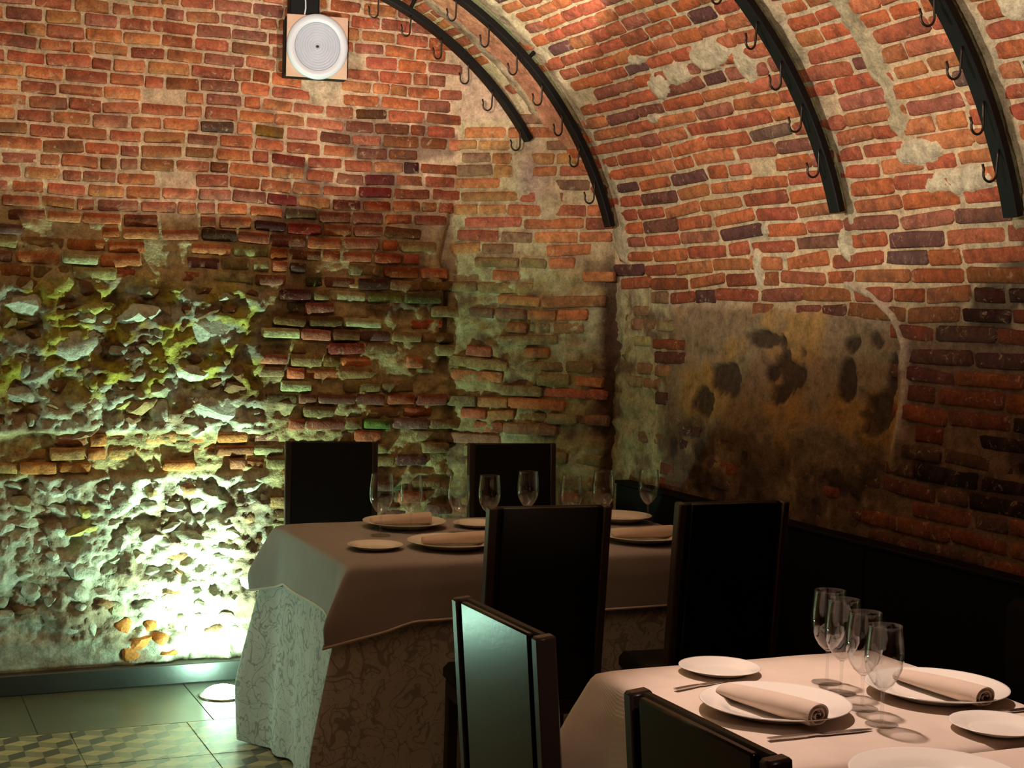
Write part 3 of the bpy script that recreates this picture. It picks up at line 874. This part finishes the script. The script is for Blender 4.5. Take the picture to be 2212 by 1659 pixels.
# hooks: image height of each hook along its rail -> angle on the rail
def hook_mesh(hgt=.050, r=.018, wire=.0034):
    pts = [(0, 0, .012), (.002, 0, 0)]
    pts += [(.002, 0, -hgt * k / 5) for k in range(1, 6)]
    for k in range(1, 13):
        a = PI * 1.12 * k / 12; pts.append((.002 - r + r * math.cos(a), 0, -hgt - r * math.sin(a) * 1.15))
    pts.append((.002 - 2 * r - .004, 0, -hgt + .022))
    m = MB(); m.tube(pts, wire, 8)
    return m
hm = hook_mesh(); hook_me = mesh_from('hook', hm.V, hm.F, True); hook_me.materials.append(M_HOOK)
HOOKX = [[820, 884, 947, 1000, 1043, 1112], [972, 1038, 1103, 1156, 1200, 1236, 1268], [1520, 1590, 1645, 1692, 1740], [1970, 2028, 2078, 2107]]
HOOKY = [[-15, 40, 92, 150, 215, 290], [22, 80, 130, 195, 258, 325, 402], [-5, 88, 165, 250, 338], [25, 135, 245, 345]]
def ray_y(px, py, Y):
    d = WM @ np.array([px - CX, py - CY, FPX]); t = Y / d[1]; return CAMP + d * t
ORD = ['lowest', 'second', 'third', 'fourth', 'fifth', 'sixth', 'seventh', 'eighth']
RSHORT = ['rail nearest the end wall', 'second rail from the end wall', 'third rail from the end wall', 'rail nearest the camera']
for i, y in enumerate(BARS):
    n = len(HOOKX[i])
    for k in range(n):
        p = ray_y(HOOKX[i][k], HOOKY[i][k], y)
        a = math.degrees(math.atan2(p[2] - 1.42, p[0] - 1.4)); a = max(a, solve_end(BAR_END[i]) + .8)
        q = bar_pt(y - .0, a, RBS[i] - .0165)
        o = bpy.data.objects.new('hook', hook_me); COL.objects.link(o); o.location = (q[0] - .002, y - .012, q[2] - .008)
        o.rotation_euler = (0, math.radians(random.uniform(-4, 4)), math.radians(random.uniform(-14, 14)))
        up = n - 1 - k
        tag(o, ('small dark J-shaped hook, %s up along the %s' % (ORD[up], RSHORT[i])) if up else ('small dark J-shaped hook at the lower end of the %s' % RSHORT[i]), 'hook', 'hooks hanging from the curved rails')

# ================================================================ BANQUETTE along the right wall
wn = structure(MB().box(2.80, 2.835, -1.2, 5.24, 0, .80).make('trim_1', M_BENCH), 'black dado panelling along the right wall')
for a, b in [(-1.2, -.1), (-.1, 1.15), (1.15, 2.4), (2.4, 3.65), (3.65, 5.24)]:
    MB().box(2.772, 2.802, a + .002, b - .002, .0, .815, .004).make('panel', M_BENCH, wn)
MB().box(2.765, 2.835, -1.2, 5.24, .815, .828, .003).make('cap_rail', M_BENCH, wn)
bq = empty('banquette', (2.52, 1.2, 0)); tag(bq, 'long black banquette against the right wall, beside the near table', 'bench')
MB().box(-.23, .15, -2.2, 1.75, .34, .45, .025).make('seat', M_BENCH, bq, auto=50)
MB().box(.15, .235, -2.2, 1.75, .0, .80, .02).make('backrest', M_BENCH, bq, auto=50)
MB().box(-.21, .15, -2.18, 1.73, .0, .34, .004).make('base', M_BENCH, bq)

# ================================================================ CHAIRS
def make_chair():
    root = empty('dining_chair', (0, 0, 0)); W = .178
    tilt = Matrix.Translation((0, -.200, .45)) @ Matrix.Rotation(math.radians(5.0), 4, 'X')
    MB().box(-W + .02, W - .02, .0, .021, .02, .511, .006, tilt).make('backrest', M_LEATHER, root, auto=40)
    MB().box(-W + .040, W - .040, -.012, .000, -.03, .511, .003, tilt).make('back_shell', M_SHELL, root, auto=40)
    m = MB(); m.box(-W, -W + .024, -.014, .022, -.05, .512, .004, tilt); m.make('side_frame', M_EDGE, root, auto=40)
    m = MB(); m.box(W - .024, W, -.014, .022, -.05, .512, .004, tilt); m.make('side_frame', M_EDGE, root, auto=40)
    MB().box(-.19, .19, -.185, .100, .41, .465, .016).make('seat', M_LEATHER, root, auto=50)
    MB().box(-.18, .18, -.18, .092, .365, .412, .003).make('seat_rail', M_DARKWOOD, root)
    for sx in (-1, 1):
        for y0, y1, tp in ((.072, .072, .38), (-.175, -.215, .47)):
            pts = [(sx * .165, y0 + (y1 - y0) * (1 - t), tp * t) for t in (0, .33, .66, 1)]
            MB().sweep_rect(pts, .016, .016, (1, 0, 0)).make('leg', M_DARKWOOD, root)
    return root
ch = make_chair()
def place_chair(o, x, y, rz, label):
    o.location = (x, y, 0); o.rotation_euler = (0, 0, rz); tag(o, label, 'chair', 'black high-backed dining chairs')
# local top centre of the backrest is about (0,-.258,.962): place by that point
def chair_at(o, tx, ty, rz, label):
    lx, ly = 0, -.240
    cx_ = tx - (lx * math.cos(rz) - ly * math.sin(rz)); cy_ = ty - (lx * math.sin(rz) + ly * math.cos(rz))
    place_chair(o, cx_, cy_, rz, label)
CH = [(1.025, 2.34, -PI / 2 + math.radians(1.2), 'black chair by the near table, its lacquered back catching a teal gleam'),
      (1.012, 1.655, -PI / 2 + math.radians(1), 'black chair in the foreground, its top edge along the near table cloth'),
      (1.750, 3.685, math.radians(-4), 'black chair in front of the far table, its back covering plates'),
      (2.315, 3.66, math.radians(-3), 'black chair in front of the far table, beside the banquette panel'),
      (1.710, 5.575, PI + math.radians(-10), 'black chair behind the far table, beside the rubble wall uplight'),
      (2.400, 5.42, PI + math.radians(-8), 'black chair behind the far table, in front of the canted corner')]
for k, (tx, ty, rz, lb) in enumerate(CH):
    o = ch if k == 0 else copy_tree(ch); chair_at(o, tx, ty, rz, lb)
    if k > 0: o.scale = (1, 1, 1 if k > 1 else 1.012)
ch.scale = (1, 1, 1.012)

# ================================================================ TABLES AND CLOTHS
def drape(x0, x1, y0, y1, ztop, drop, corner_drop, flare, corner_out, fold_amp, nfold, seed, rows=14, sag=None, cw=.11, rad=.012, floor_clip=None):
    """cloth over a rectangle: flat top, side drops, corners hanging lower and flaring out"""
    r = random.Random(seed); cxm, cym = (x0 + x1) / 2, (y0 + y1) / 2
    per = []; step = .018
    def side(a, b, nx, ny):
        L = math.dist(a, b); n = max(4, int(L / step))
        for k in range(n): t = k / n; per.append((a[0] + (b[0] - a[0]) * t, a[1] + (b[1] - a[1]) * t, nx, ny, t * L, (1 - t) * L))
    side((x0, y0), (x1, y0), 0, -1); side((x1, y0), (x1, y1), 1, 0); side((x1, y1), (x0, y1), 0, 1); side((x0, y1), (x0, y0), -1, 0)
    n = len(per); V = []; F = []
    corners = [(x0, y0), (x1, y0), (x1, y1), (x0, y1)]
    ph = [r.uniform(0, 6.28) for _ in range(6)]
    # top: centre grid by rings toward the centre
    rings = [0, .12, .35, .7, 1.0]
    V.append((cxm, cym, ztop))
    ringidx = []
    for q in rings[1:]:
        row = []
        for (x, y, nx, ny, d1, d2) in per:
            row.append(len(V)); V.append((cxm + (x - cxm) * q, cym + (y - cym) * q, ztop + .0008 * math.sin(x * 31 + ph[0]) * math.sin(y * 27 + ph[1])))
        ringidx.append(row)
    for k in range(n): F.append((0, ringidx[0][k], ringidx[0][(k + 1) % n]))
    for a, b in zip(ringidx[:-1], ringidx[1:]):
        for k in range(n): F.append((a[k], b[k], b[(k + 1) % n], a[(k + 1) % n]))
    prev = ringidx[-1]; cum = 0
    P = 2 * (x1 - x0 + y1 - y0); s = 0
    for i in range(1, rows + 1):
        t = i / rows; row = []; s = 0
        for k, (x, y, nx, ny, d1, d2) in enumerate(per):
            dc = min(d1, d2)
            cz = max(0.0, 1 - dc / (cw * 1.9)) ** 1.2; cb = max(0.0, 1 - dc / cw) ** 1.15     # 1 at a corner, where the spare cloth folds into a fin
            # direction blends to the diagonal at the corner
            qx, qy = min(corners, key=lambda c: (c[0] - x) ** 2 + (c[1] - y) ** 2)
            dx, dy = (1 if qx > cxm else -1) * .93, (1 if qy > cym else -1) * .36
            s = (k / n) * nfold * 2 * PI
            fold = math.sin(s + ph[2]) * .6 + math.sin(s * 1.7 + ph[3]) * .4
            dr = drop + (corner_drop - drop) * cz
            zz = ztop - rad * min(1, t * 4) - dr * t
            if sag: zz -= 0
            if floor_clip is not None: zz = max(zz, floor_clip + .004 * math.sin(s * 3 + ph[4]) + .005)
            out = rad * min(1, math.sqrt(t * 3)) + flare * t + fold_amp * fold * t ** 1.2 * (1 - cb * .7)
            fin = corner_out * min(1, t / .72) ** .9 * (1 - .12 * max(0, t - .72) / .28)
            vx = x + nx * out * (1 - cb) + dx * (fin + out) * cb
            vy = y + ny * out * (1 - cb) + dy * (fin + out) * cb
            row.append(len(V)); V.append((vx, vy, zz))
        for k in range(n): F.append((prev[k], row[k], row[(k + 1) % n], prev[(k + 1) % n]))
        prev = row
    return V, F
def cloth_obj(name, V, F, mat, parent=None, thick=.0018, hem=None, rows=12):
    me = mesh_from(name, V, F, True); o = link(name, me, mat, parent)
    if hem is not None:
        n = (len(V) - 1) // (4 + rows); last = [Vector(v) for v in V[-n:]]; pr = [Vector(v) for v in V[-2 * n:-n]]
        VV = []; FF = []
        for i in range(n):
            d = (pr[i] - last[i]).normalized(); t_ = (last[(i + 1) % n] - last[i - 1]).normalized(); nn = t_.cross(d).normalized() * .0016
            for q in (last[i] - d * .001 - nn, last[i] + d * .007 - nn, last[i] + d * .007 + nn, last[i] - d * .001 + nn): VV.append(q)
        for i in range(n):
            j = (i + 1) % n
            for k in range(4): k2 = (k + 1) % 4; FF.append((i * 4 + k, i * 4 + k2, j * 4 + k2, j * 4 + k))
        link('hem', mesh_from('hem', VV, FF, True), hem, o)
    md = o.modifiers.new('thickness', 'SOLIDIFY'); md.thickness = thick; md.offset = -1
    md2 = o.modifiers.new('smooth', 'SUBSURF'); md2.levels = 1; md2.render_levels = 1
    return o
def table(x0, x1, y0, y1, label):
    root = empty('dining_table', ((x0 + x1) / 2, (y0 + y1) / 2, 0)); w_, d_ = (x1 - x0) / 2, (y1 - y0) / 2
    tag(root, label, 'table')
    MB().box(-w_ + .004, w_ - .004, -d_ + .004, d_ - .004, .715, .741, .004).make('tabletop', M_DARKWOOD, root)
    MB().box(-w_ + .05, w_ - .05, -d_ + .05, d_ - .05, .645, .7155).make('apron', M_DARKWOOD, root)
    for sx in (-1, 1):
        for sy in (-1, 1):
            cx_, cy_ = sx * (w_ - .07), sy * (d_ - .07)
            MB().box(cx_ - .025, cx_ + .025, cy_ - .025, cy_ + .025, 0, .70, .003).make('leg', M_DARKWOOD, root)
    return root
FX0, FX1, FY0, FY1 = 1.335, 2.64, 4.115, 4.925
table(FX0, FX1, FY0, FY1, 'far dining table under a patterned floor-length cloth, with four chairs')
V, F = drape(FX0, FX1, FY0, FY1, .744, .735, .735, .016, .135, .020, 13, 3, rows=22, floor_clip=.0, cw=.085)
tag(cloth_obj('tablecloth', V, F, M_PRINT), 'floor-length pale tablecloth with dark scroll print on the far table', 'tablecloth')
V, F = drape(FX0 - .008, FX1 + .008, FY0 - .008, FY1 + .008, .7495, .165, .225, .012, .085, .006, 7, 8, rows=12, cw=.10)
tag(cloth_obj('table_overlay', V, F, M_CLOTHF, hem=M_HEM), 'short taupe overlay cloth on the far table', 'tablecloth')
NX0, NX1 = 1.445, 2.125
table(NX0, NX1, 2.062, 2.765, 'near dining table with four wine glasses, beside the banquette')
table(NX0, NX1, 1.35, 2.050, 'foreground dining table at the lower right, pushed against the next one')
for (a, b, sd, lb, lb2) in ((2.062, 2.765, 12, 'pinkish beige overlay cloth under the four wine glasses', 'dark maroon scroll-print undercloth hanging below the beige overlay'),
                            (1.35, 2.050, 17, 'pinkish beige overlay cloth on the foreground table at the frame corner', 'dark maroon scroll-print undercloth of the foreground table')):
    V, F = drape(NX0, NX1, a, b, .744, .735, .735, .004, .05, .012, 9, sd, rows=16, floor_clip=.0)
    if sd == 12: V = [(x, max(y, 2.056), z) for x, y, z in V]
    else: V = [(x, min(y, 2.053), z) for x, y, z in V]
    tag(cloth_obj('tablecloth', V, F, M_PRINTD), lb2, 'tablecloth')
    V, F = drape(NX0 - .008, NX1 + .008, a - .008, b + .008, .7495, .150, .215, .018, .075, .006, 6, sd + 1, rows=12)
    if sd == 12: V = [(x, max(y, 2.0555), z) for x, y, z in V]
    else: V = [(x, min(y, 2.052), z) for x, y, z in V]
    tag(cloth_obj('table_overlay', V, F, M_CLOTH), lb, 'tablecloth')

# ================================================================ TABLEWARE
ZT = .7510
def plate_mesh(R):
    f = R * .62
    prof = [(.0005, .0035), (f * .6, .0035), (f * .95, .004), (f, .0055), (f + .012, .013), (R * .82, .0165), (R - .004, .0215), (R, .0225), (R + .0006, .021), (R - .002, .0195),
            (R * .8, .0135), (f + .012, .009), (f + .002, .001), (f * .9, .0), (.0005, .0008)]
    if R < .1: prof = [(a, b * .62) for a, b in prof]
    m = MB(); m.lathe(prof, 56); return m
PL = {}
def plate(x, y, R, label, group, size):
    key = round(R, 3)
    if key not in PL:
        m = plate_mesh(R); me = mesh_from('plate', m.V, m.F, True)
        import bmesh
        bm = bmesh.new(); bm.from_mesh(me); bmesh.ops.recalc_face_normals(bm, faces=bm.faces); bm.to_mesh(me); bm.free()
        me.materials.append(M_PORC); PL[key] = me
    o = bpy.data.objects.new('plate', PL[key]); COL.objects.link(o); o.location = (x, y, ZT + .0005); o.rotation_euler = (0, 0, random.uniform(0, 6))
    return tag(o, label, 'plate', group)
G1 = 'plates on the dining tables'
plate(1.602, 2.360, .142, 'large white plate with a rolled napkin, nearest the left side of the near table', G1, 0)
plate(1.985, 2.365, .140, 'large white plate with a rolled napkin on the banquette side of the near table', G1, 0)
plate(1.665, 2.660, .085, 'small bread plate at the back corner of the near table', G1, 0)
plate(1.925, 2.125, .085, 'small bread plate on the banquette side, by the right frame edge', G1, 0)
plate(1.600, 1.895, .140, 'large white plate cut off by the bottom of the frame', G1, 0)
plate(1.712, 4.735, .140, 'large plate with napkin at the back left of the far table', G1, 0)
plate(1.475, 4.335, .085, 'small bread plate near the front left corner of the far table', G1, 0)
plate(1.715, 4.305, .140, 'large plate with napkin at the front of the far table, left of a chair', G1, 0)
plate(1.960, 4.690, .085, 'small bread plate at the back middle of the far table', G1, 0)
plate(2.365, 4.275, .140, 'large plate with napkin at the front of the far table, between two chairs', G1, 0)
plate(2.500, 4.700, .120, 'plate at the back right of the far table, by the dark panel', G1, 0)

def napkin_roll(x, y, rz, L, r, label, flat=.78):
    root = empty('napkin', (x, y, ZT + .0065), rz)
    tag(root, label, 'napkin', 'rolled napkins on the plates')
    n = 26; seg = 28; V = []; F = []
    for i in range(n + 1):
        t = i / n; yy = -L / 2 + L * t
        taper = 1.0 - .42 * t ** 1.6
        for k in range(seg):
            a = 2 * PI * k / seg
            rr = r * taper * (1 + .03 * math.sin(a * 3 + t * 5) + .015 * math.sin(t * 23 + a))
            V.append((rr * math.cos(a) * (1 + .55 * t), yy, r * taper * flat * (1 + math.sin(a)) * (1 if math.sin(a) > -.2 else .995) * .98 + .001))
    for i in range(n):
        for k in range(seg): k2 = (k + 1) % seg; F.append((i * seg + k, i * seg + k2, (i + 1) * seg + k2, (i + 1) * seg + k))
    m = MB().add(V, F); m.F.append(tuple(n * seg + k for k in range(seg)))
    m.make('roll', M_NAPKIN, root, True)
    # spiral end of the roll
    Vs = []; Fs = []; turns = 2.6; ns = 70
    for i in range(ns + 1):
        t = i / ns; a = t * turns * 2 * PI; rr = r * (.12 + .86 * t)
        for off, yy in ((0, -.0035), (0, .006), (.0022, .006), (.0022, -.0035)):
            Vs.append(((rr + off) * math.cos(a) * 1.0, -L / 2 + yy, (rr + off) * math.sin(a) * flat + r * flat + .001))
    for i in range(ns):
        for k in range(4): k2 = (k + 1) % 4; Fs.append((i * 4 + k, i * 4 + k2, (i + 1) * 4 + k2, (i + 1) * 4 + k))
    o = MB().add(Vs, Fs).make('rolled_edge', M_NAPKIN, root, False)
    # dark hollow core
    MB().lathe([(.0005, 0), (r * .96, 0)], 24, 1, flat, Matrix.Translation((0, -L / 2 + .005, r * flat + .001)) @ Mx).make('core', M_NAPKIN, root)
    m = MB(); m.box(-r * .45, r * .1, -L / 2 - .004, -L / 2 + .05, r * flat * 1.25, r * flat * 1.33, .0006); m.box(r * .05, r * .5, -L / 2 - .003, -L / 2 + .05, r * flat * .95, r * flat * 1.03, .0006)
    m.make('cutlery_tip', M_HOOK, root)
    return root
napkin_roll(1.580, 2.345, math.radians(10), .245, .028, 'rolled linen napkin on the large plate left of the wine glasses')
napkin_roll(1.985, 2.350, math.radians(5), .225, .026, 'rolled linen napkin on the plate on the banquette side')
napkin_roll(1.700, 4.745, math.radians(84), .20, .026, 'rolled napkin on the plate at the back left of the far table')
napkin_roll(1.730, 4.315, math.radians(80), .21, .026, 'rolled napkin on the plate at the front left of the far table')
napkin_roll(2.375, 4.290, math.radians(82), .20, .026, 'rolled napkin on the plate between the two near-side chairs')

def knife(x0, y0, x1, y1, label):
    L = math.dist((x0, y0), (x1, y1)); root = empty('knife', (x0, y0, ZT + .0015), math.atan2(y1 - y0, x1 - x0)); tag(root, label, 'knife', 'cutlery on the near table')
    V = []; F = []
    st = [(0, .006, .0025), (.3, .0055, .003), (.45, .004, .003), (.5, .0075, .0012), (.85, .008, .001), (.97, .004, .0008), (1, .0006, .0006)]
    pts = [(t * L, 0, .001) for t, a, b in st]
    def piece(sub, nm):
        m = MB(); VV = []; FF = []
        for t, a, b in sub:
            for yy, zz in ((-a, .0), (a, .0), (a, b), (-a, b)): VV.append((t * L, yy, zz))
        for i in range(len(sub) - 1):
            for k in range(4): k2 = (k + 1) % 4; FF.append((i * 4 + k, i * 4 + k2, (i + 1) * 4 + k2, (i + 1) * 4 + k))
        FF.append((0, 1, 2, 3)); e = (len(sub) - 1) * 4; FF.append((e, e + 1, e + 2, e + 3))
        m.add(VV, FF).make(nm, M_STEEL, root)
    piece(st[:3], 'handle'); piece(st[2:], 'blade'); return root
knife(1.485, 2.204, 1.705, 2.200, 'steel knife lying in front of the large plate on the near table')
knife(1.500, 2.556, 1.640, 2.590, 'steel knife between the bread plate and the napkin plate')
knife(1.960, 2.215, 2.112, 2.222, 'steel knife between the two plates on the banquette side')

def make_glass():
    root = empty('wine_glass', (0, 0, 0))
    bowl_o = [(.0042, .066), (.009, .069), (.019, .078), (.028, .092), (.0345, .108), (.0370, .124), (.0368, .140), (.0350, .160), (.0330, .178), (.0322, .190)]
    bowl_o[-1] = (.0322, .1893); bowl_i = [(.0320, .1899), (.0318, .190), (.0315, .190), (.0313, .1899)] + [(r - .0011, z) for r, z in bowl_o[::-1]]; bowl_i[-1] = (.0006, .0695); bowl_i[-2] = (.008, .0715)
    MB().lathe([(.0006, .066)] + bowl_o + bowl_i, 40).make('bowl', M_GLASS, root, True)
    MB().lathe([(.0005, .0035), (.004, .0060), (.0034, .010), (.0030, .03), (.0030, .05), (.0036, .061), (.0044, .0655), (.0005, .0659)], 20).make('stem', M_GLASS, root, True)
    MB().lathe([(.0005, .0), (.030, .0), (.0315, .0012), (.030, .0022), (.018, .0030), (.006, .0034), (.0005, .00345)], 40).make('foot', M_GLASS, root, True)
    return root
gl = make_glass()
GL = [(1.830, 2.515, 'wine glass nearest the banquette end of the row of four', 1.0), (1.806, 2.435, 'second wine glass in the row of four, behind the front pair', .99),
      (1.775, 2.325, 'third wine glass in the row of four, next to the front one', .98), (1.742, 2.222, 'front wine glass of the row of four, nearest the knife', .97),
      (1.571, 4.568, 'wine glass on the far table, leftmost of all', 1.05), (1.685, 4.600, 'wine glass on the far table, in front of the back left plate', 1.0),
      (1.835, 4.560, 'wine glass on the far table, left of the small bread plate', 1.0), (1.935, 4.540, 'wine glass on the far table, against the black chair back', 1.0),
      (2.115, 4.630, 'wine glass on the far table, rim just above the near-side chair', 1.0), (2.215, 4.500, 'wine glass on the far table, half hidden by the near-side chair', 1.0),
      (2.345, 4.520, 'wine glass on the far table, right of the near-side chair', 1.05), (2.575, 4.620, 'wine glass on the far table, farthest right, against the dark panel', 1.0)]
for k, (x, y, lb, s_) in enumerate(GL):
    o = gl if k == 0 else copy_tree(gl); o.location = (x, y, ZT + .0005); o.scale = (s_, s_, s_); o.rotation_euler = (0, 0, k * .7)
    tag(o, lb, 'wine glass', 'wine glasses')
print('stones', nst)
